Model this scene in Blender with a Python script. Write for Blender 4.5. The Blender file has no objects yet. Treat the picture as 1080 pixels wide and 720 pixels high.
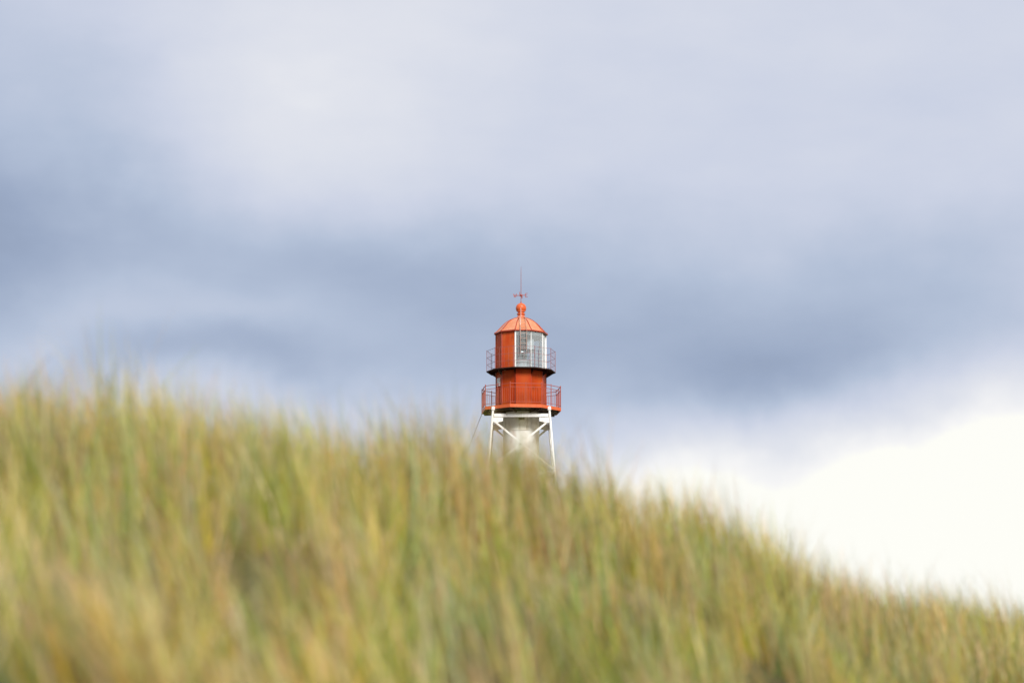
import bpy, bmesh, math
import numpy as np
from mathutils import Vector, Matrix

rng = np.random.default_rng(11)
scene = bpy.context.scene
COL = scene.collection
R = math.radians
EXPO = 1.0
GAIN = 2.0 ** EXPO

# ------------------------------------------------------------------ helpers
def lin(c):
    out = []
    for v in c:
        v /= 255.0
        out.append(v / 12.92 if v <= 0.04045 else ((v + 0.055) / 1.055) ** 2.4)
    return out

def nodes_of(name):
    m = bpy.data.materials.new(name)
    m.use_nodes = True
    nt = m.node_tree
    return m, nt, nt.nodes['Principled BSDF'], nt.nodes, nt.links

def paint(name, base, worn, rough=0.42, scale=3.0, worn_amt=0.5, streak=True, spec=0.5, rust=None):
    """old brush paint: patches of faded colour, vertical streaks, rust specks, slightly uneven sheet"""
    m, nt, p, N, L = nodes_of(name)
    tc = N.new('ShaderNodeTexCoord')
    mp = N.new('ShaderNodeMapping')
    mp.inputs['Scale'].default_value = (1, 1, 0.25 if streak else 1)
    L.new(tc.outputs['Object'], mp.inputs['Vector'])
    n1 = N.new('ShaderNodeTexNoise'); n1.inputs['Scale'].default_value = scale
    n1.inputs['Detail'].default_value = 8; n1.inputs['Roughness'].default_value = 0.62
    L.new(mp.outputs['Vector'], n1.inputs['Vector'])
    r1 = N.new('ShaderNodeValToRGB')
    r1.color_ramp.elements[0].position = 0.38; r1.color_ramp.elements[1].position = 0.72
    r1.color_ramp.elements[0].color = (0, 0, 0, 1); r1.color_ramp.elements[1].color = (worn_amt,) * 3 + (1,)
    L.new(n1.outputs['Fac'], r1.inputs['Fac'])
    mx = N.new('ShaderNodeMix'); mx.data_type = 'RGBA'
    mx.inputs['A'].default_value = (*base, 1); mx.inputs['B'].default_value = (*worn, 1)
    L.new(r1.outputs['Color'], mx.inputs['Factor'])
    out = mx.outputs['Result']
    if rust:
        n2 = N.new('ShaderNodeTexNoise'); n2.inputs['Scale'].default_value = scale * 2.3
        n2.inputs['Detail'].default_value = 10; n2.inputs['Roughness'].default_value = 0.7
        L.new(mp.outputs['Vector'], n2.inputs['Vector'])
        r2 = N.new('ShaderNodeValToRGB')
        r2.color_ramp.elements[0].position = 0.55; r2.color_ramp.elements[1].position = 0.72
        r2.color_ramp.elements[1].color = (0.75,) * 3 + (1,)
        L.new(n2.outputs['Fac'], r2.inputs['Fac'])
        m2 = N.new('ShaderNodeMix'); m2.data_type = 'RGBA'
        m2.inputs['B'].default_value = (*rust, 1)
        L.new(out, m2.inputs['A']); L.new(r2.outputs['Color'], m2.inputs['Factor'])
        out = m2.outputs['Result']
    L.new(out, p.inputs['Base Color'])
    n3 = N.new('ShaderNodeTexNoise'); n3.inputs['Scale'].default_value = 2.2
    L.new(tc.outputs['Object'], n3.inputs['Vector'])
    b = N.new('ShaderNodeBump'); b.inputs['Strength'].default_value = 0.25; b.inputs['Distance'].default_value = 0.05
    L.new(n3.outputs['Fac'], b.inputs['Height']); L.new(b.outputs['Normal'], p.inputs['Normal'])
    p.inputs['Roughness'].default_value = rough
    p.inputs['Specular IOR Level'].default_value = spec
    return m

def obj(name, bm, mat, parent=None, loc=(0, 0, 0), smooth=False):
    bmesh.ops.remove_doubles(bm, verts=bm.verts, dist=1e-6)
    me = bpy.data.meshes.new(name)
    bm.to_mesh(me); bm.free()
    if smooth:
        for f in me.polygons: f.use_smooth = True
    me.materials.append(mat)
    o = bpy.data.objects.new(name, me)
    COL.objects.link(o)
    o.location = loc
    if parent: o.parent = parent
    return o

def ring(n, r, z, rot):
    """vertex k at angle rot+k*360/n, measured from the side facing the camera (-y), clockwise to the right (+x)"""
    return [Vector((r * math.sin(R(rot + 360 * k / n)), -r * math.cos(R(rot + 360 * k / n)), z)) for k in range(n)]

def pol(r, a, z):
    return Vector((r * math.sin(R(a)), -r * math.cos(R(a)), z))

def loft(bm, rings, cap0=True, cap1=True):
    vs = [[bm.verts.new(p) for p in rg] for rg in rings]
    n = len(vs[0])
    for a, b in zip(vs, vs[1:]):
        for k in range(n):
            bm.faces.new((a[k], a[(k + 1) % n], b[(k + 1) % n], b[k]))
    if cap0: bm.faces.new(list(reversed(vs[0])))
    if cap1: bm.faces.new(vs[-1])
    bmesh.ops.recalc_face_normals(bm, faces=bm.faces)

def bar(bm, p, q, w, h=None, up=(0, 0, 1)):
    """rectangular bar from p to q, w wide, h deep"""
    h = h or w
    p, q = Vector(p), Vector(q)
    d = (q - p).normalized()
    u = Vector(up)
    if abs(d.dot(u)) > 0.98: u = Vector((0, 1, 0))
    s = d.cross(u).normalized(); t = s.cross(d).normalized()
    c = [s * (w / 2 * i) + t * (h / 2 * j) for i, j in ((-1, -1), (1, -1), (1, 1), (-1, 1))]
    a = [bm.verts.new(p + e) for e in c]; b = [bm.verts.new(q + e) for e in c]
    fs = [bm.faces.new(list(reversed(a))), bm.faces.new(b)]
    for k in range(4): fs.append(bm.faces.new((a[k], a[(k + 1) % 4], b[(k + 1) % 4], b[k])))

def tube(bm, p, q, r0, r1=None, n=10):
    r1 = r0 if r1 is None else r1
    p, q = Vector(p), Vector(q); d = (q - p).normalized()
    u = Vector((0, 0, 1)) if abs(d.z) < 0.95 else Vector((1, 0, 0))
    s = d.cross(u).normalized(); t = s.cross(d).normalized()
    a = []; b = []
    for k in range(n):
        e = s * math.cos(2 * math.pi * k / n) + t * math.sin(2 * math.pi * k / n)
        a.append(bm.verts.new(p + e * r0)); b.append(bm.verts.new(q + e * r1))
    bm.faces.new(list(reversed(a))); bm.faces.new(b)
    for k in range(n): bm.faces.new((a[k], a[(k + 1) % n], b[(k + 1) % n], b[k]))

def slab(bm, a, b, z0, z1, th, inward=(0, 0)):
    """upright panel between plan points a and b, thickness th towards the axis"""
    a, b = Vector(a), Vector(b)
    mid = (a + b) / 2
    nrm = Vector((-mid.x, -mid.y, 0)).normalized() * th
    pts = []
    for z in (z0, z1):
        for p in (a, b, b + nrm, a + nrm):
            pts.append(bm.verts.new((p.x, p.y, z)))
    for f in ((3, 2, 1, 0), (4, 5, 6, 7), (0, 1, 5, 4), (1, 2, 6, 5), (2, 3, 7, 6), (3, 0, 4, 7)):
        bm.faces.new([pts[i] for i in f])

def lathe(bm, prof, n=32):
    loft(bm, [ring(n, max(r, 1e-4), z, 0) for r, z in prof])

# ------------------------------------------------------------------ materials
RED = paint('red_lead_paint', lin((176, 60, 14)), lin((190, 98, 48)), 0.55, 2.2, 0.75, True, 0.2, rust=lin((126, 52, 20)))
RED2 = paint('red_lead_paint_drum', lin((162, 50, 4)), lin((176, 78, 24)), 0.6, 2.0, 0.8, True, 0.15, rust=lin((112, 46, 16)))
ORANGE = paint('orange_edge_paint', lin((198, 84, 34)), lin((190, 104, 62)), 0.45, 4.0, 0.6, True, 0.4, rust=lin((120, 46, 26)))
DOME = paint('faded_dome_paint', lin((188, 110, 68)), lin((202, 146, 112)), 0.42, 1.6, 0.8, False, 0.6)
RIB = paint('rib_paint', lin((150, 52, 30)), lin((170, 76, 50)), 0.45, 5, 0.5, True, 0.4)
UNDER = paint('underside_shade_paint', lin((44, 26, 20)), lin((62, 36, 26)), 0.7, 3, 0.6, False, 0.2, rust=lin((40, 22, 16)))  # near-black so the deep shade beneath the galleries is in the colour
WHITE = paint('white_steel_paint', (0.80, 0.79, 0.77), (0.68, 0.65, 0.60), 0.5, 2.4, 0.6, True, 0.4, rust=lin((150, 100, 66)))
SHAFT = paint('shaft_paint', (0.78, 0.77, 0.75), (0.70, 0.67, 0.62), 0.85, 1.3, 0.7, True, 0.08, rust=lin((176, 140, 104)))
STAIN = paint('stained_cream_paint', (0.72, 0.69, 0.63), (0.60, 0.55, 0.45), 0.85, 2.4, 0.8, True, 0.08, rust=lin((120, 90, 50)))
FRAME = paint('white_glazing_bar', (0.78, 0.78, 0.77), (0.6, 0.58, 0.54), 0.4, 6, 0.4, True, 0.4)
RAIL = paint('railing_paint', lin((150, 62, 46)), lin((168, 92, 74)), 0.5, 5, 0.5, True, 0.4)
RAIL2 = paint('railing_weathered_paint', lin((140, 84, 82)), lin((150, 104, 100)), 0.55, 5, 0.5, True, 0.3)
DARK = paint('dark_metal', lin((62, 52, 56)), lin((84, 66, 64)), 0.5, 6, 0.5, True, 0.4)
GREY = paint('grey_cable', lin((160, 156, 154)), lin((138, 132, 128)), 0.6, 6, 0.5, True, 0.3)
INNER = paint('inner_wall_paint', lin((176, 180, 176)), lin((150, 154, 148)), 0.6, 3, 0.6, True, 0.3)
LAMPW = paint('lamp_housing_paint', (0.8, 0.8, 0.79), (0.62, 0.62, 0.60), 0.4, 5, 0.4, False, 0.5)

def glass_mat(name, tint, refl):
    m = bpy.data.materials.new(name); m.use_nodes = True
    nt = m.node_tree; N, L = nt.nodes, nt.links
    for n in list(N): N.remove(n)
    out = N.new('ShaderNodeOutputMaterial'); mix = N.new('ShaderNodeMixShader')
    tr = N.new('ShaderNodeBsdfTransparent'); gl = N.new('ShaderNodeBsdfGlossy')
    fr = N.new('ShaderNodeLayerWeight'); fr.inputs['Blend'].default_value = 0.18
    ad = N.new('ShaderNodeMath'); ad.operation = 'ADD'; ad.use_clamp = True; ad.inputs[1].default_value = refl
    tr.inputs['Color'].default_value = (*tint, 1)
    gl.inputs['Roughness'].default_value = 0.04
    L.new(fr.outputs['Fresnel'] if False else fr.outputs['Facing'], ad.inputs[0]); L.new(ad.outputs[0], mix.inputs[0])
    L.new(tr.outputs[0], mix.inputs[1]); L.new(gl.outputs[0], mix.inputs[2])
    L.new(mix.outputs[0], out.inputs[0])
    return m
GLASS = glass_mat('window_glass', (0.90, 0.95, 0.98), 0.20)
LENSG = glass_mat('lens_glass', (0.66, 0.76, 0.78), 0.2)

# ------------------------------------------------------------------ terrain
CAMZ = 2.6
CX = np.array([-40., -14., -6., -1.9, -1.15, -0.75, -0.35, 0.15, 0.80, 1.40, 2.05, 2.75, 3.5, 6.0, 12., 40.])
CY = np.array([-2.,  5.0, 7.6, 8.8,  9.0,  9.13, 9.3,  9.8, 10.6, 11.4, 12.6, 14.2, 15.8, 20., 28., 40.])
# crest height above the camera's own height
CH = np.array([0.6, 0.60, 0.87, 0.95, 1.00, 1.06, 0.96, 0.91, 0.80, 0.55, 0.55, 0.57, 0.60, 0.45, -0.8, -1.8])
def crest(x):
    return np.interp(x, CX, CY), np.interp(x, CX, CH)
def smooth_curve(x):
    ys = hs = 0
    for d, w in ((-0.5, .25), (0, .5), (0.5, .25)):
        a, b = crest(x + d); ys = ys + a * w; hs = hs + b * w
    return ys, hs
def ground_z(x, y):
    x = np.asarray(x, float); y = np.asarray(y, float)
    yc, h = smooth_curve(x)
    t = y - yc
    near = h - 0.27 * np.maximum(-t, 0) ** 1.0 * (np.maximum(-t, 0) / (np.maximum(-t, 0) + 0.9))
    near = -0.95 + np.log1p(np.exp((near + 0.95) * 4)) / 4
    back = h - 0.42 * np.maximum(t, 0) * (np.maximum(t, 0) / (np.maximum(t, 0) + 1.0))
    z = np.where(t < 0, near, back) + CAMZ
    bump = 0.035 * np.sin(x * 2.3 + 0.6 * y + 0.4) + 0.05 * np.sin(1.3 * y - 0.7 * x + 1.2) + 0.03 * np.sin(3.1 * x + 2.3 * y)
    z = z + bump * np.exp(-((np.hypot(x, y) / 40) ** 2))
    far = 0.0 + 0.08 * np.sin(x * 0.11 + 1) * np.sin(y * 0.09)
    r = np.hypot(x, y)
    # smooth floor on the land behind, open country far off
    zz = np.where(z < far + 0.6, far + 0.6 * np.exp((z - far - 0.6) / 0.6), z)
    w = np.clip((r - 45) / 60, 0, 1); w = w * w * (3 - 2 * w)
    return zz * (1 - w) + far * w

def build_ground():
    rad = np.concatenate([np.linspace(0.25, 24, 96), np.geomspace(25, 6000, 60)])
    na = 288
    ang = np.linspace(0, 2 * np.pi, na, endpoint=False)
    Rr, A = np.meshgrid(rad, ang, indexing='ij')
    X, Y = Rr * np.sin(A), Rr * np.cos(A)
    Z = ground_z(X, Y)
    V = np.stack([X, Y, Z], -1).reshape(-1, 3)
    V = np.vstack([V, [[0, 0, float(ground_z(0, 0))]]])
    F = []
    for i in range(len(rad) - 1):
        for k in range(na):
            k2 = (k + 1) % na
            F.append((i * na + k, i * na + k2, (i + 1) * na + k2, (i + 1) * na + k))
    c = len(V) - 1
    for k in range(na): F.append((c, (k + 1) % na, k))
    me = bpy.data.meshes.new('ground'); me.from_pydata(V.tolist(), [], F); me.validate()
    for p in me.polygons: p.use_smooth = True
    m, nt, p, N, L = nodes_of('dune_sand')
    tc = N.new('ShaderNodeTexCoord')
    n1 = N.new('ShaderNodeTexNoise'); n1.inputs['Scale'].default_value = 1.3; n1.inputs['Detail'].default_value = 8
    n2 = N.new('ShaderNodeTexNoise'); n2.inputs['Scale'].default_value = 14; n2.inputs['Detail'].default_value = 8
    for n in (n1, n2): L.new(tc.outputs['Object'], n.inputs['Vector'])
    r = N.new('ShaderNodeValToRGB')
    r.color_ramp.elements[0].position = .35; r.color_ramp.elements[0].color = (0.06, 0.05, 0.022, 1)
    r.color_ramp.elements[1].position = .7; r.color_ramp.elements[1].color = (0.27, 0.19, 0.14, 1)
    e = r.color_ramp.elements.new(.52); e.color = (0.08, 0.072, 0.026, 1)
    ad = N.new('ShaderNodeMix'); ad.data_type = 'FLOAT'; ad.inputs['Factor'].default_value = .35
    L.new(n1.outputs['Fac'], ad.inputs['A']); L.new(n2.outputs['Fac'], ad.inputs['B'])
    L.new(ad.outputs['Result'], r.inputs['Fac']); L.new(r.outputs['Color'], p.inputs['Base Color'])
    b = N.new('ShaderNodeBump'); b.inputs['Strength'].default_value = .6; b.inputs['Distance'].default_value = .03
    L.new(n2.outputs['Fac'], b.inputs['Height']); L.new(b.outputs['Normal'], p.inputs['Normal'])
    p.inputs['Roughness'].default_value = 0.95; p.inputs['Specular IOR Level'].default_value = 0.1
    me.materials.append(m)
    o = bpy.data.objects.new('ground', me); COL.objects.link(o)
    o['kind'] = 'structure'
    return o
build_ground()

# ------------------------------------------------------------------ dune grass
def grass_mat():
    m, nt, p, N, L = nodes_of('marram_grass')
    N.remove(p)
    out = N['Material Output']
    at = N.new('ShaderNodeAttribute'); at.attribute_name = 'tint'
    df = N.new('ShaderNodeBsdfDiffuse'); tl = N.new('ShaderNodeBsdfTranslucent')
    gl = N.new('ShaderNodeBsdfGlossy'); gl.inputs['Roughness'].default_value = 0.42
    gl.inputs['Color'].default_value = (1, 1, 1, 1)
    m1 = N.new('ShaderNodeMixShader'); m1.inputs[0].default_value = 0.30
    m2 = N.new('ShaderNodeMixShader'); m2.inputs[0].default_value = 0.025
    L.new(at.outputs['Color'], df.inputs['Color']); L.new(at.outputs['Color'], tl.inputs['Color'])
    L.new(df.outputs[0], m1.inputs[1]); L.new(tl.outputs[0], m1.inputs[2])
    L.new(m1.outputs[0], m2.inputs[1]); L.new(gl.outputs[0], m2.inputs[2])
    L.new(m2.outputs[0], out.inputs[0])
    return m

GREEN = np.array([[.15, .23, .008], [.21, .29, .010], [.33, .36, .022], [.20, .33, .11], [.05, .09, .006], [.40, .33, .004]])
STRAW = np.array([[.56, .42, .17], [.54, .31, .04], [.66, .50, .26], [.46, .20, .03], [.42, .21, .13]])

def smooth_noise(x, y, f, ph):
    return (np.sin(x * f + ph) * np.cos(y * f * 1.13 - ph * 1.7) + np.sin(x * f * .57 - y * f * .81 + 2.1 * ph) + np.sin(x * f * 1.9 + y * f * 1.4 + ph * .6) * .6) / 2.6

class Grass:
    def __init__(self): self.V = []; self.F = []; self.C = []; self.n = 0
    def strips(self, base, height, lean, az, width, face, col0, col1, seg, curve):
        """blades as tapered bent strips; all arguments arrays of one length"""
        n = len(base)
        t = np.linspace(0, 1, seg + 1)[None, :]
        # bend: angle from vertical grows along the blade
        th = lean[:, None] * (0.25 + 1.0 * t ** curve)
        ds = (height / seg)[:, None]
        dz = np.cos(th) * ds; dh = np.sin(th) * ds
        z = np.concatenate([np.zeros((n, 1)), np.cumsum(dz[:, :-1], 1)], 1)
        h = np.concatenate([np.zeros((n, 1)), np.cumsum(dh[:, :-1], 1)], 1)
        px = base[:, 0:1] + h * np.cos(az)[:, None]
        py = base[:, 1:2] + h * np.sin(az)[:, None]
        pz = base[:, 2:3] + z
        w = width[:, None] * np.clip(1.0 - t ** 2.2, 0.06, 1) * 0.5
        fx = np.cos(face)[:, None] * w; fy = np.sin(face)[:, None] * w
        P = np.empty((n, seg + 1, 2, 3))
        P[:, :, 0, 0] = px - fx; P[:, :, 1, 0] = px + fx
        P[:, :, 0, 1] = py - fy; P[:, :, 1, 1] = py + fy
        P[:, :, 0, 2] = pz; P[:, :, 1, 2] = pz
        c = col0[:, None, :] * (1 - t[..., None]) + col1[:, None, :] * t[..., None]
        c = np.repeat(c[:, :, None, :], 2, 2)
        i = np.arange(n)[:, None] * (seg + 1) * 2 + np.arange(seg)[None, :] * 2 + self.n
        q = np.stack([i, i + 1, i + 3, i + 2], -1).reshape(-1, 4)
        self.V.append(P.reshape(-1, 3)); self.C.append(c.reshape(-1, 3)); self.F.append(q)
        self.n += n * (seg + 1) * 2
        return px[:, -1], py[:, -1], pz[:, -1]
    def build(self, name, mat):
        V = np.concatenate(self.V); C = np.concatenate(self.C); F = np.concatenate(self.F)
        me = bpy.data.meshes.new(name)
        me.vertices.add(len(V)); me.vertices.foreach_set('co', V.astype(np.float32).ravel())
        me.loops.add(F.size); me.loops.foreach_set('vertex_index', F.astype(np.int32).ravel())
        me.polygons.add(len(F))
        me.polygons.foreach_set('loop_start', (np.arange(len(F)) * 4).astype(np.int32))
        me.polygons.foreach_set('loop_total', np.full(len(F), 4, np.int32))
        me.update(calc_edges=True)
        ca = me.attributes.new('tint', 'FLOAT_COLOR', 'POINT')
        ca.data.foreach_set('color', np.hstack([C, np.ones((len(C), 1))]).astype(np.float32).ravel())
        me.materials.append(mat)
        o = bpy.data.objects.new(name, me); COL.objects.link(o)
        return o

def add_tufts(G, tx, ty, per, hmin, hmax, dry_bias=0.0, seg=6, wmul=1.0):
    n = len(tx)
    nt_ = rng.poisson(per, n)
    idx = np.repeat(np.arange(n), nt_)
    m = len(idx)
    # each tuft has its own height, mix of dry and green, and a lean
    th = rng.uniform(0.62, 1.34, n)
    tdry = np.clip(0.34 + dry_bias + 0.22 * smooth_noise(tx, ty, 1.6, .7) + rng.normal(0, .24, n), .03, .97)
    taz = rng.normal(R(150), 1.0, n)
    a = rng.uniform(0, 2 * np.pi, m); rr = 0.085 * np.sqrt(rng.uniform(0, 1, m)) * rng.uniform(.6, 1.3, n)[idx]
    bx = tx[idx] + rr * np.cos(a); by = ty[idx] + rr * np.sin(a)
    bz = ground_z(bx, by) - 0.02
    hgt = rng.uniform(hmin, hmax, m) * th[idx] * np.where(rng.uniform(0, 1, m) < .08, 1.18, 1.0)
    # the wind lays the blades over towards the left, more so down the sheltered near slope
    yc, _ = smooth_curve(tx)
    blow = np.clip(-(ty - yc) / 4, 0, 1) * .8 + .15 + .35 * smooth_noise(tx, ty, .9, 2.2)
    lean = np.abs(rng.normal(R(18), R(19), m) + R(27) * blow[idx]) + 0.02
    az = np.where(rng.uniform(0, 1, m) < .45 - .2 * blow[idx], a, R(178) + (taz[idx] - R(150)) * .6) + rng.normal(0, .4, m)
    width = rng.uniform(.003, .0062, m) * wmul
    face = rng.uniform(0, np.pi, m)
    isdry = rng.uniform(0, 1, m) < tdry[idx]
    own = rng.uniform(0, 1, m) < .7          # most blades of a tuft share its colour
    g0 = GREEN[np.where(own, rng.integers(0, len(GREEN), n)[idx], rng.integers(0, len(GREEN), m))]
    s0 = STRAW[np.where(own, rng.integers(0, len(STRAW), n)[idx], rng.integers(0, len(STRAW), m))]
    col0 = np.where(isdry[:, None], s0 * .9, g0)
    tip = np.array([[.68, .54, .30], [.62, .44, .18], [.74, .62, .42], [.62, .46, .34]])[rng.integers(0, 4, m)]
    tipmix = np.where(isdry, .4, np.clip(rng.normal(.31, .30, m), 0, .95))[:, None]
    col1 = col0 * (1 - tipmix) + tip * tipmix
    br = np.clip(rng.normal(1.05, .24, m) * rng.normal(1, .16, n)[idx], .45, 1.6)[:, None]
    G.strips(np.stack([bx, by, bz], 1), hgt, lean, az, width, face, col0 * br, col1 * br, seg, rng.uniform(1, 2.2, (m, 1)))

GM = grass_mat()
G = Grass()
def scatter(x0, x1, y0, y1, dens):
    n = int((x1 - x0) * (y1 - y0) * dens)
    x = rng.uniform(x0, x1, n); y = rng.uniform(y0, y1, n)
    yc, _ = smooth_curve(x)
    return x, y, y - yc
# thick sward on the near slope and crest
x, y, t = scatter(-6, 8, 4.0, 20, 64)
k = (t < 2.2) & (t > -8.5) & (np.abs(x) < .34 * y + 1.4)
# worn gaps between the clumps, more of them lower down the slope
k &= rng.uniform(0, 1, len(x)) < np.clip(1.05 - .4 * np.clip(-t / 4, 0, 1) - .55 * np.clip(smooth_noise(x, y, 2.6, 4.4), 0, 1), .12, 1)
for hx, hy, hr in ((-1.2, 6.1, .42), (-.58, 6.2, .26), (.08, 6.6, .32), (.9, 7.6, .26), (-.75, 7.2, .2), (.45, 8.2, .2)):
    k &= rng.uniform(0, 1, len(x)) > .93 * np.exp(-((x - hx) ** 2 + (.6 * (y - hy)) ** 2) / hr ** 2)
add_tufts(G, x[k], y[k], 36, .13, .36)
# thin growth around it, for the land at either side and behind
x, y, t = scatter(-24, 24, 3.0, 34, 3.0)
k = ((np.abs(x) >= .34 * y + 1.4) | (t >= 2.2)) & (t > -9)
add_tufts(G, x[k], y[k], 34, .32, .6, seg=4, wmul=1.5)
# a few taller clumps standing above the sward along the crest
x, y, t = scatter(-4, 5, 5, 18, .9)
k = (t < .4) & (t > -3.5)
tx = np.concatenate([x[k], [1.04, 1.08, .36, .40, -.42, -.9, 1.0]]); ty = np.concatenate([y[k], [11.2, 11.3, 10.0, 10.1, 9.0, 8.7, 11.25]])
add_tufts(G, tx, ty, 14, .30, .52)
grass = G.build('dune_grass', GM)
grass['kind'] = 'stuff'
grass['label'] = 'tall green and straw coloured marram grass blowing on the dune'
grass['category'] = 'grass'

# ------------------------------------------------------------------ lighthouse
PX = 0.04604          # metres on the tower per measured unit of the elevation drawing
LX, LY = 0.44, 116.0
LH = bpy.data.objects.new('lighthouse', None); COL.objects.link(LH)
LH.location = (LX, LY, 0); LH.empty_display_size = 2
LH['label'] = 'orange red iron lighthouse lantern with domed roof on white steel legs'
LH['category'] = 'lighthouse'
Z = CAMZ              # heights below were taken from the camera's level

ROT10 = -13.0         # ten-sided drum and lantern
ROT8 = -15.5          # eight-sided lower gallery
def P(name, bm, mat, parent=LH, smooth=False): return obj(name, bm, mat, parent, (0, 0, 0), smooth)

# white central shaft
bm = bmesh.new(); loft(bm, [ring(40, .87, -.3, 0), ring(40, .87, Z + 15.21, 0)], True, False); shaft = P('tower_shaft', bm, SHAFT, smooth=True)
shaft.data.polygons[0].use_smooth = False
bm = bmesh.new(); loft(bm, [ring(40, .89, Z + 15.212, 0), ring(40, .89, Z + 15.248, 0)]); P('seam_flange', bm, STAIN, shaft)
bm = bmesh.new(); loft(bm, [ring(40, .872, Z + 15.25, 0), ring(40, .872, Z + 16.12, 0)], False, False); P('collar_plate', bm, STAIN, shaft, True)
bm = bmesh.new(); slab(bm, pol(.93, -8, 0), pol(.93, 10, 0), Z + 15.70, Z + 15.93, .12); P('dark_plate', bm, DARK, shaft)  # small dark plate standing proud, high on the shaft front

# four splayed legs with beams, gussets and crossed braces
LEVELS = [(Z + 16.28, 1.335), (Z + 13.05, 1.61), (Z + 9.6, 1.91), (Z + 5.7, 2.245), (Z + 1.5, 2.60), (0.0, 2.83)]
def corner(i, z):
    s = np.interp(z, [l[0] for l in LEVELS][::-1], [l[1] for l in LEVELS][::-1])
    sx, sy = ((-1, -1), (1, -1), (1, 1), (-1, 1))[i]
    return Vector((sx * s, sy * s, z))
for i in range(4):
    bm = bmesh.new(); tube(bm, corner(i, 0.02), corner(i, Z + 16.1), .075, .055, 12)
    leg = P('leg', bm, WHITE, smooth=False)
    bm = bmesh.new(); tube(bm, corner(i, Z + 16.1), corner(i, Z + 16.27), .088, .088, 14); P('leg_cap', bm, WHITE, leg)
    bm = bmesh.new(); c = corner(i, 0); bar(bm, c + Vector((0, 0, -.2)), c + Vector((0, 0, .18)), .7, .7); P('footing', bm, SHAFT, leg)
top = Z + 15.85
lv = [top] + [l[0] for l in LEVELS[1:-1]]
for i in range(4):
    j = (i + 1) % 4
    for q, z in enumerate(lv):
        a, b = corner(i, z), corner(j, z)
        d = (b - a).normalized() * .07
        bm = bmesh.new(); bar(bm, a + d, b - d, .10, .155 if q == 0 else .12); P('cross_beam', bm, WHITE)
        out = ((a + b) / 2); out.z = 0; out.normalize()
    for q in range(len(lv) - 1):
        z0, z1 = lv[q] - .2, lv[q + 1] + .12
        for (u, w, off) in ((i, j, .03), (j, i, -.03)):
            a, b = corner(u, z0), corner(w, z1)
            d = (b - a).normalized() * .12
            bm = bmesh.new(); bar(bm, a + d + out * off, b - d + out * off, .05, .09); P('cross_brace', bm, WHITE)
    # gusset plates below the top beam
    for u, w in ((i, j), (j, i)):
        a = corner(u, top - .08); b = corner(w, top - .08)
        d = (b - a).normalized()
        c = corner(u, top - .36)
        pts = [a + d * .06, a + d * .52, a + d * .50 - Vector((0, 0, .20)), c + d * .22, c + d * .06]
        bm = bmesh.new()
        f = [bm.verts.new(p + out * .012) for p in pts]; g = [bm.verts.new(p - out * .012) for p in pts]
        bm.faces.new(f); bm.faces.new(list(reversed(g)))
        for k in range(5): bm.faces.new((f[k], g[k], g[(k + 1) % 5], f[(k + 1) % 5]))
        bmesh.ops.recalc_face_normals(bm, faces=bm.faces)
        P('gusset_plate', bm, WHITE)

# lower gallery
zd = Z + 16.18
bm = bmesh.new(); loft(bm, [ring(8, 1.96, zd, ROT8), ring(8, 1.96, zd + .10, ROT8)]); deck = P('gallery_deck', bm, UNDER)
bm = bmesh.new()
for k in range(8):
    a, b = pol(2.0, ROT8 + 45 * k, 0), pol(2.0, ROT8 + 45 * (k + 1), 0)
    slab(bm, a, b, zd - .004, zd + .15, .03)
P('fascia', bm, ORANGE, deck)
for k in range(8):
    a = ROT8 + 45 * k
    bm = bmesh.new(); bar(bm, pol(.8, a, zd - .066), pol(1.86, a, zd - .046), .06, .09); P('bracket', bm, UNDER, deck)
RR = 1.975
zr = [zd + .26, zd + .98, zd + 1.15]
bm = bmesh.new()
for k in range(8):
    a, b = ROT8 + 45 * k, ROT8 + 45 * (k + 1)
    for z, w in zip(zr, (.02, .02, .026)):
        bar(bm, pol(RR, a, z), pol(RR, b, z), w)
    n = 13
    for q in range(1, n):
        p = pol(RR, a, 0).lerp(pol(RR, b, 0), q / n)
        bar(bm, p + Vector((0, 0, zr[0])), p + Vector((0, 0, zr[1])), .011)
rail = P('gallery_railing', bm, RAIL)
for k in range(8):
    for f in (0, .5):
        p = pol(RR, ROT8 + 45 * k, 0).lerp(pol(RR, ROT8 + 45 * (k + 1), 0), f)
        bm = bmesh.new(); r = .02 if f == 0 else .015
        tube(bm, p + Vector((0, 0, zd + .1)), p + Vector((0, 0, zr[2] + .03)), r, r, 8)
        tube(bm, p + Vector((0, 0, zr[2] + .03)), p + Vector((0, 0, zr[2] + .075)), r * 1.35, r * .6, 8)
        P('post', bm, RAIL, rail)

# drum (watch room)
RD = 1.215
zt = Z + 18.10
bm = bmesh.new(); loft(bm, [ring(10, RD, zd + .103, ROT10), ring(10, RD, zt, ROT10)], False, False)
drum = P('watch_room', bm, RED2)
# front plating stands proud of the drum and runs up to the lantern sill
a, b = pol(RD + .10, ROT10 + 1.5, 0), pol(RD + .10, ROT10 + 34.5, 0)
bm = bmesh.new(); slab(bm, a, b, zd + .105, zt + .03, .16); P('access_hatch', bm, RED2, drum)
bm = bmesh.new()
for k in range(10):
    p = pol(RD + .004, ROT10 + 36 * k, 0); bar(bm, p + Vector((0, 0, zd + .11)), p + Vector((0, 0, zt - .01)), .045, .03)
bar_r = P('corner_strip', bm, RIB, drum)
bm = bmesh.new(); loft(bm, [ring(10, RD + .03, zd + .104, ROT10), ring(10, RD + .03, zd + .19, ROT10)], True, True); P('base_flange', bm, ORANGE, drum)
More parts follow.
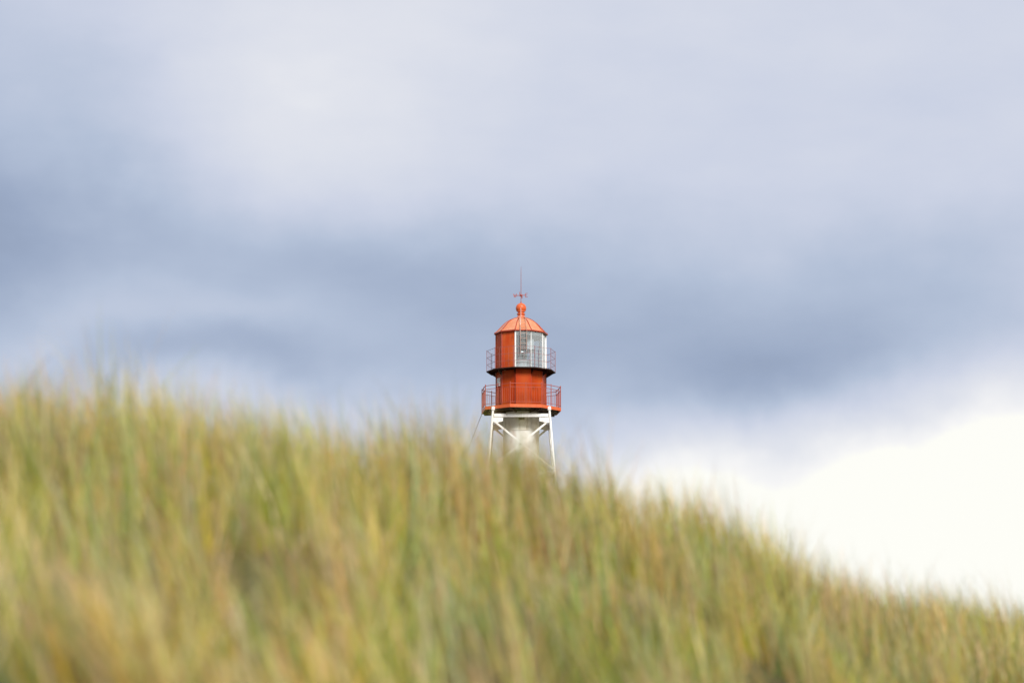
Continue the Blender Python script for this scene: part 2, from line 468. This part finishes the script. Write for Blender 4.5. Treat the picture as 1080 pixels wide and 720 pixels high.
# small pale shuttered window on the left facet
nrm = pol(1, ROT10 - 54, 0); tan = Vector((-nrm.y, nrm.x, 0)); c = nrm * (RD * math.cos(R(18)))
z0, z1 = zd + 1.22, zd + 1.60
bm = bmesh.new()
for sx in (-.13, .13): bar(bm, c + nrm * .02 + tan * sx + Vector((0, 0, z0)), c + nrm * .02 + tan * sx + Vector((0, 0, z1)), .05, .06, tuple(nrm))
for zz in (z0 + .02, z1 - .02): bar(bm, c + nrm * .02 - tan * .105 + Vector((0, 0, zz)), c + nrm * .02 + tan * .105 + Vector((0, 0, zz)), .05, .04)
P('window', bm, FRAME, drum)
bm = bmesh.new(); bar(bm, c + nrm * .008 + Vector((0, 0, z0 + .045)), c + nrm * .008 + Vector((0, 0, z1 - .045)), .205, .02, tuple(nrm)); P('shutter', bm, SHAFT, drum)

# upper gallery
zu = Z + 18.125
RU = 1.69
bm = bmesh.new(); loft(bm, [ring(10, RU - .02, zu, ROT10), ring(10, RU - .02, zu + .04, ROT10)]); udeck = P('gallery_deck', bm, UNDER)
bm = bmesh.new()
for k in range(10):
    slab(bm, pol(RU, ROT10 + 36 * k, 0), pol(RU, ROT10 + 36 * (k + 1), 0), zu - .003, zu + .043, .025)
P('fascia', bm, UNDER, udeck)  # upper rim shares the dark colour with painted-in shade
for k in range(10):
    bm = bmesh.new()
    a = ROT10 + 36 * k
    p0, p1, p2 = pol(RD - .05, a, zu - .002), pol(RU - .06, a, zu - .002), pol(RD - .05, a, zu - .30)
    s = pol(.012, a + 90, 0)
    f = [bm.verts.new(p + s) for p in (p0, p1, p2)]; g = [bm.verts.new(p - s) for p in (p0, p1, p2)]
    bm.faces.new(f); bm.faces.new(g[::-1])
    for q in range(3): bm.faces.new((f[q], g[q], g[(q + 1) % 3], f[(q + 1) % 3]))
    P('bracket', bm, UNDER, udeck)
zq = [zu + .36, zu + .70, zu + 1.04]
bm = bmesh.new()
for k in range(10):
    a, b = ROT10 + 36 * k, ROT10 + 36 * (k + 1)
    for z in zq: bar(bm, pol(RU - .02, a, z), pol(RU - .02, b, z), .012)
    for f in (.25, .5, .75):
        p = pol(RU - .02, a, 0).lerp(pol(RU - .02, b, 0), f)
        bar(bm, p + Vector((0, 0, zu + .05)), p + Vector((0, 0, zq[2])), .008)
urail = P('gallery_railing', bm, RAIL2)
for k in range(10):
    p = pol(RU - .02, ROT10 + 36 * k, 0)
    bm = bmesh.new(); tube(bm, p + Vector((0, 0, zu + .04)), p + Vector((0, 0, zq[2] + .03)), .013, .013, 8); P('post', bm, RAIL2, urail)

# lantern room: plated on the left and back left, glazed on the right
RL = 1.22
zl0, zl1 = zu + .045, Z + 20.02
bm = bmesh.new(); loft(bm, [ring(10, RL - .01, zl0, ROT10), ring(10, RL - .01, zl0 + .05, ROT10)]); lantern = P('lantern_room', bm, RIB)
# facet k spans ROT10+36k .. ROT10+36(k+1)
glazed = {0, 1, 2, 3, 4}
for k in range(10):
    a, b = pol(RL, ROT10 + 36 * k, 0), pol(RL, ROT10 + 36 * (k + 1), 0)
    bm = bmesh.new()
    if k in glazed:
        aa, bb = a.lerp(b, .04), a.lerp(b, .96)
        slab(bm, aa * .985, bb * .985, zl0 + .05, zl1 - .02, .008); P('glass_pane', bm, GLASS, lantern)
    else:
        slab(bm, a, b, zl0, zl1, .03); P('wall_panel', bm, RED, lantern)
        bm = bmesh.new(); slab(bm, a * .968, b * .968, zl0 + .05, zl1 - .02, .012); P('inner_lining', bm, INNER, lantern)
for k in range(0, 6):
    p = pol(RL * .99, ROT10 + 36 * k, 0); w = .062 if k in (0, 3) else (.03 if k == 1 else .04)
    bm = bmesh.new(); bar(bm, p + Vector((0, 0, zl0 + .05)), p + Vector((0, 0, zl1 - .01)), w, w, tuple(pol(1, ROT10 + 36 * k, 0))); P('mullion', bm, FRAME, lantern)
bm = bmesh.new()
for k in (6, 7, 8, 9):
    p = pol(RL + .006, ROT10 + 36 * k, 0); bar(bm, p + Vector((0, 0, zl0)), p + Vector((0, 0, zl1 - .01)), .05, .03)
P('corner_strip', bm, RIB, lantern)
bm = bmesh.new(); loft(bm, [ring(10, RL - .06, zl1 - .20, ROT10), ring(10, RL - .06, zl1 - .02, ROT10)], True, False)
P('ceiling_lining', bm, INNER, lantern)
bm = bmesh.new(); lathe(bm, [(.52, zl0 + .05), (.52, zl0 + .14), (.40, zl0 + .18), (.40, zl0 + .42), (.46, zl0 + .44), (.46, zl0 + .52)], 24); lampb = P('lamp_pedestal', bm, LAMPW, smooth=False)
bm = bmesh.new(); lathe(bm, [(.16, zl0 + .52), (.20, zl0 + .58), (.30, zl0 + .70), (.33, zl0 + .86), (.30, zl0 + 1.02), (.20, zl0 + 1.14), (.14, zl0 + 1.20)], 24); P('lens', bm, LENSG, lampb, True)
bm = bmesh.new(); bar(bm, (.46, -.60, zl0 + .99), (.46, -.60, zl0 + 1.50), .30, .24); P('control_box', bm, LAMPW, lampb)
bm = bmesh.new(); bar(bm, (.46, -.60, zl0 + .86), (.46, -.60, zl0 + .986), .34, .27); bar(bm, (.46, -.58, zl0 + .05), (.46, -.58, zl0 + .86), .05); P('box_stand', bm, DARK, lampb)

# domed roof
ze = Z + 20.0
prof = [(1.29, ze), (1.295, ze + .05), (1.20, ze + .11), (1.11, ze + .20), (1.02, ze + .30), (.91, ze + .42), (.80, ze + .53), (.67, ze + .63), (.50, ze + .725), (.34, ze + .785), (.22, ze + .82), (.20, ze + .84)]
bm = bmesh.new(); loft(bm, [ring(10, r, z, ROT10) for r, z in prof], True, True); roof = P('domed_roof', bm, DOME)
bm = bmesh.new()
for k in range(10):
    slab(bm, pol(1.318, ROT10 + 36 * k, 0), pol(1.318, ROT10 + 36 * (k + 1), 0), ze - .015, ze + .04, .05)
P('eave_rim', bm, RIB, roof)
for k in range(10):
    bm = bmesh.new()
    for (r0, z0), (r1, z1) in zip(prof[1:-2], prof[2:-1]):
        bar(bm, pol(r0 + .004, ROT10 + 36 * k, z0), pol(r1 + .004, ROT10 + 36 * k, z1), .042, .035)
    P('rib', bm, RIB, roof)
# ventilator ball on its neck
zb = Z + 21.30
bm = bmesh.new(); lathe(bm, [(.265, ze + .775), (.265, ze + .80), (.19, ze + .86), (.165, ze + .93), (.165, ze + .98), (.205, ze + .99), (.205, ze + 1.03), (.15, ze + 1.045), (.15, ze + 1.13)], 24)
neck = P('ventilator_neck', bm, ORANGE, roof, False)
pr = [(.17, zb - .19), (.215, zb - .15)]
for q in range(-4, 10):
    t = q / 9 * math.pi / 2
    pr.append((.258 * math.cos(t), zb + .255 * math.sin(t)))
pr.append((.03, zb + .27))
bm = bmesh.new(); lathe(bm, pr, 28); ball = P('ventilator_ball', bm, ORANGE, roof, True)
# finial rod with compass arms
bm = bmesh.new(); tube(bm, (0, 0, zb + .24), (0, 0, Z + 23.05), .017, .012, 8); tube(bm, (0, 0, Z + 23.05), (0, 0, Z + 23.38), .012, .004, 8)
tube(bm, (0, 0, zb + .25), (0, 0, zb + .34), .05, .03, 10)
rod = P('lightning_rod', bm, RAIL2)
zv = Z + 21.94
bm = bmesh.new()
va = 80
for q in range(4): bar(bm, (0, 0, zv), pol(.24, va + 90 * q, zv), .026)
lathe(bm, [(.03, zv - .04), (.05, zv), (.03, zv + .04)], 10)
vane = P('compass_cross', bm, RIB)
strokes = {'E': [((0, 0), (0, 1)), ((0, 0), (.6, 0)), ((0, .5), (.5, .5)), ((0, 1), (.6, 1))],
           'W': [((0, 1), (.2, 0)), ((.2, 0), (.4, .8)), ((.4, .8), (.6, 0)), ((.6, 0), (.8, 1))],
           'N': [((0, 0), (0, 1)), ((0, 1), (.6, 0)), ((.6, 0), (.6, 1))],
           'S': [((.6, 1), (0, 1)), ((0, 1), (0, .5)), ((0, .5), (.6, .5)), ((.6, .5), (.6, 0)), ((.6, 0), (0, 0))]}
for q, L_ in enumerate('ENWS'):
    bm = bmesh.new(); s = .18
    e = pol(1, va + 90 * q, 0)
    tx_ = e if L_ in 'EN' else -e
    o0 = pol(.22, va + 90 * q, zv - .09) if L_ in 'EN' else pol(.37, va + 90 * q, zv - .09)
    for p, t in strokes[L_]:
        bar(bm, o0 + tx_ * (p[0] * s) + Vector((0, 0, p[1] * s)), o0 + tx_ * (t[0] * s) + Vector((0, 0, t[1] * s)), .028, .02)
    P('letter', bm, RAIL, vane)

# ladder from the upper gallery over the dome, front right
bm = bmesh.new()
path = [(RL + .16, zl0 + .72), (RL + .16, ze + .12)] + [(r + .09, z + .05) for r, z in prof[3:-1]]
la, lw = 5, .15
sd = pol(1, la + 90, 0)
for s in (-1, 1):
    for (r0, z0), (r1, z1) in zip(path, path[1:]):
        tube(bm, pol(r0, la, z0) + sd * (s * lw), pol(r1, la, z1) + sd * (s * lw), .012, .012, 6)
LADM = paint('ladder_paint', lin((176, 142, 126)), lin((150, 110, 94)), 0.55, 5, 0.5, True, 0.3)
ladder = P('roof_ladder', bm, LADM)
def along(s):
    for (r0, z0), (r1, z1) in zip(path, path[1:]):
        l = math.hypot(r1 - r0, z1 - z0)
        if s <= l: return r0 + (r1 - r0) * s / l, z0 + (z1 - z0) * s / l
        s -= l
    return path[-1]
tot = sum(math.hypot(b[0] - a[0], b[1] - a[1]) for a, b in zip(path, path[1:]))
s = .2
while s < tot:
    r_, z_ = along(s); c = pol(r_, la, z_); bm = bmesh.new(); tube(bm, c - sd * lw, c + sd * lw, .009, .009, 6); s += .25
    P('rung', bm, LADM, ladder)
# earthing cable down the dome and stay wire from the gallery corner
bm = bmesh.new()
pts = [pol(.26, -2, zb - .02), pol(.24, -2, ze + .99)] + [pol(r + .03, -2, z + .02) for r, z in prof[:1:-1]] + [pol(1.36, -2, ze), pol(1.36, -2, zl1 - .5)]
for a, b in zip(pts, pts[1:]): tube(bm, a, b, .009, .009, 6)
P('earthing_cable', bm, FRAME)
bm = bmesh.new(); tube(bm, pol(1.98, ROT8 - 90, zd - .01), Vector((-9.0, -1.2, 0.0)), .013, .013, 8); P('stay_wire', bm, GREY)

# ------------------------------------------------------------------ world: cloudy sky
SUN_EL, SUN_AZ = 40.0, 158.0      # azimuth clockwise from +y
w = bpy.data.worlds.new('World'); scene.world = w; w.use_nodes = True
nt = w.node_tree; N, L = nt.nodes, nt.links
for n in list(N): N.remove(n)
def M(op, a, b=None, c=None, clamp=False):
    n = N.new('ShaderNodeMath'); n.operation = op; n.use_clamp = clamp
    for i, v in enumerate((a, b, c)):
        if v is None: continue
        if isinstance(v, (int, float)): n.inputs[i].default_value = v
        else: L.new(v, n.inputs[i])
    return n.outputs[0]
tc = N.new('ShaderNodeTexCoord')
sep = N.new('ShaderNodeSeparateXYZ'); L.new(tc.outputs['Generated'], sep.inputs[0])
X, Y, ZZ = sep.outputs
az = M('DEGREES', M('ARCTAN2', X, Y)); el = M('DEGREES', M('ARCSINE', ZZ))
def noise(scale, detail, rough, seed, stretch=(1, 1, 1)):
    mp = N.new('ShaderNodeMapping'); mp.inputs['Location'].default_value = (seed, seed * .7, -seed * 1.3); mp.inputs['Scale'].default_value = stretch
    L.new(tc.outputs['Generated'], mp.inputs['Vector'])
    n = N.new('ShaderNodeTexNoise'); n.inputs['Scale'].default_value = scale; n.inputs['Detail'].default_value = detail; n.inputs['Roughness'].default_value = rough
    L.new(mp.outputs['Vector'], n.inputs['Vector'])
    return M('SUBTRACT', n.outputs['Fac'], .5)
n1 = noise(9, 5, .5, 3.1); n2 = noise(9, 5, .5, 8.4); n3 = noise(11, 6, .52, 5.7, (1, 1, 2.2)); n5 = noise(26, 4, .5, 7.2, (1, 1, 2.6)); n4 = noise(2.2, 5, .5, 1.9, (1, 1, 2))
aw = M('ADD', az, M('MULTIPLY', n1, 9)); ew = M('ADD', el, M('MULTIPLY', n2, 4.2))
def gauss(a0, e0, sa, se, amp, rot=0.0):
    da = M('SUBTRACT', aw, a0); de = M('SUBTRACT', M('SUBTRACT', ew, e0), M('MULTIPLY', da, rot))
    q = M('ADD', M('POWER', M('ABSOLUTE', M('DIVIDE', da, sa)), 2), M('POWER', M('ABSOLUTE', M('DIVIDE', de, se)), 2))
    return M('MULTIPLY', M('EXPONENT', M('MULTIPLY', q, -.5)), amp)
v = M('ADD', .64, M('ADD', M('MULTIPLY', n3, .2), M('MULTIPLY', n5, .07)))
# away from this part of the sky the cloud deck is broken into larger light and dark banks
aside = M('SMOOTHSTEP' if False else 'MULTIPLY', M('SUBTRACT', M('ABSOLUTE', az), 16), .08, clamp=True)
v = M('ADD', v, M('MULTIPLY', aside, M('MULTIPLY', n4, 1.1)))
for g in ((-4.5, 15.8, 2.6, 2.6, .17), (-13.4, 12.4, 2.8, 2.3, -.46), (-4.5, 11.3, 4.4, 1.1, -.24), (2.5, 10.2, 5.0, 1.8, -.29),
          (9.5, 10.6, 3.6, 1.5, -.20), (6.5, 9.0, 3.0, .8, -.18), (-10.0, 10.2, 3.4, .5, .10), (-10, 9.7, 4, 1.3, -.12), (-6.5, 9.0, 2.8, .55, -.26), (-12.3, 17.2, 2.5, 1.0, -.12), (-11.8, 9.2, 2.4, .4, .16), (-7, 9.8, 3.0, .3, .04)):
    v = M('ADD', v, gauss(*g))
# the bright gap low on the right
gap = M('SUBTRACT', M('ADD', 6.9, M('MULTIPLY', M('SUBTRACT', aw, 8.5), .2)), ew)
sm = N.new('ShaderNodeMapRange'); sm.interpolation_type = 'SMOOTHSTEP'
sm.inputs['From Min'].default_value = -2.7; sm.inputs['From Max'].default_value = 1.9
L.new(gap, sm.inputs['Value'])
side = N.new('ShaderNodeMapRange'); side.interpolation_type = 'SMOOTHSTEP'
side.inputs['From Min'].default_value = -9; side.inputs['From Max'].default_value = 6; side.inputs['To Min'].default_value = .25
L.new(az, side.inputs['Value'])
v = M('ADD', v, M('MULTIPLY', M('MULTIPLY', sm.outputs[0], side.outputs[0]), .62))
ramp = N.new('ShaderNodeValToRGB'); L.new(M('MULTIPLY', v, 1.0, clamp=True), ramp.inputs['Fac'])
cr = ramp.color_ramp
stops = [(0.0, (126, 139, 163)), (.2, (155, 169, 195)), (.4, (180, 192, 214)), (.6, (205, 211, 228)), (.8, (226, 228, 236)), (.95, (247, 246, 246)), (1.0, (255, 254, 247))]
cr.elements[0].position = 0; cr.elements[1].position = 1
for i, (p, c) in enumerate(stops):
    e = cr.elements[0] if i == 0 else (cr.elements[len(cr.elements) - 1] if i == len(stops) - 1 else cr.elements.new(p))
    e.color = (*[k / GAIN for k in lin(c)], 1)
cl = N.new('ShaderNodeBackground'); L.new(ramp.outputs['Color'], cl.inputs['Color']); cl.inputs['Strength'].default_value = 1.0
sky = N.new('ShaderNodeTexSky'); sky.sky_type = 'NISHITA'; sky.sun_disc = False
sky.sun_elevation = R(SUN_EL); sky.sun_rotation = R(SUN_AZ)
bs = N.new('ShaderNodeBackground'); L.new(sky.outputs['Color'], bs.inputs['Color']); bs.inputs['Strength'].default_value = .08
mix = N.new('ShaderNodeMixShader'); mix.inputs[0].default_value = .97
L.new(bs.outputs[0], mix.inputs[1]); L.new(cl.outputs[0], mix.inputs[2])
ow = N.new('ShaderNodeOutputWorld'); L.new(mix.outputs[0], ow.inputs['Surface'])

sun = bpy.data.lights.new('sun', 'SUN'); sun.energy = 2.6; sun.angle = R(22); sun.color = (1, .97, .92)
so = bpy.data.objects.new('sun', sun); COL.objects.link(so)
d = Vector((math.sin(R(SUN_AZ)) * math.cos(R(SUN_EL)), math.cos(R(SUN_AZ)) * math.cos(R(SUN_EL)), math.sin(R(SUN_EL))))
so.rotation_euler = d.to_track_quat('Z', 'Y').to_euler()
so.location = (0, -5, 40)

# ------------------------------------------------------------------ camera
cam = bpy.data.cameras.new('camera'); co = bpy.data.objects.new('camera', cam); COL.objects.link(co)
co.location = (0, 0, CAMZ); co.rotation_euler = (R(90 + 9.62), 0, 0)
cam.lens = 85; cam.sensor_width = 36; cam.clip_start = .05; cam.clip_end = 20000
cam.dof.use_dof = True; cam.dof.focus_distance = 117.4; cam.dof.aperture_fstop = 2.3; cam.dof.aperture_blades = 0
scene.camera = co

scene.render.engine = 'CYCLES'
scene.cycles.use_denoising = True
try: scene.cycles.denoiser = 'OPENIMAGEDENOISE'
except Exception: pass
scene.cycles.max_bounces = 8; scene.cycles.transparent_max_bounces = 16
scene.view_settings.view_transform = 'Standard'; scene.view_settings.look = 'None'
scene.view_settings.exposure = EXPO; scene.view_settings.gamma = 1
scene.view_settings.use_curve_mapping = False
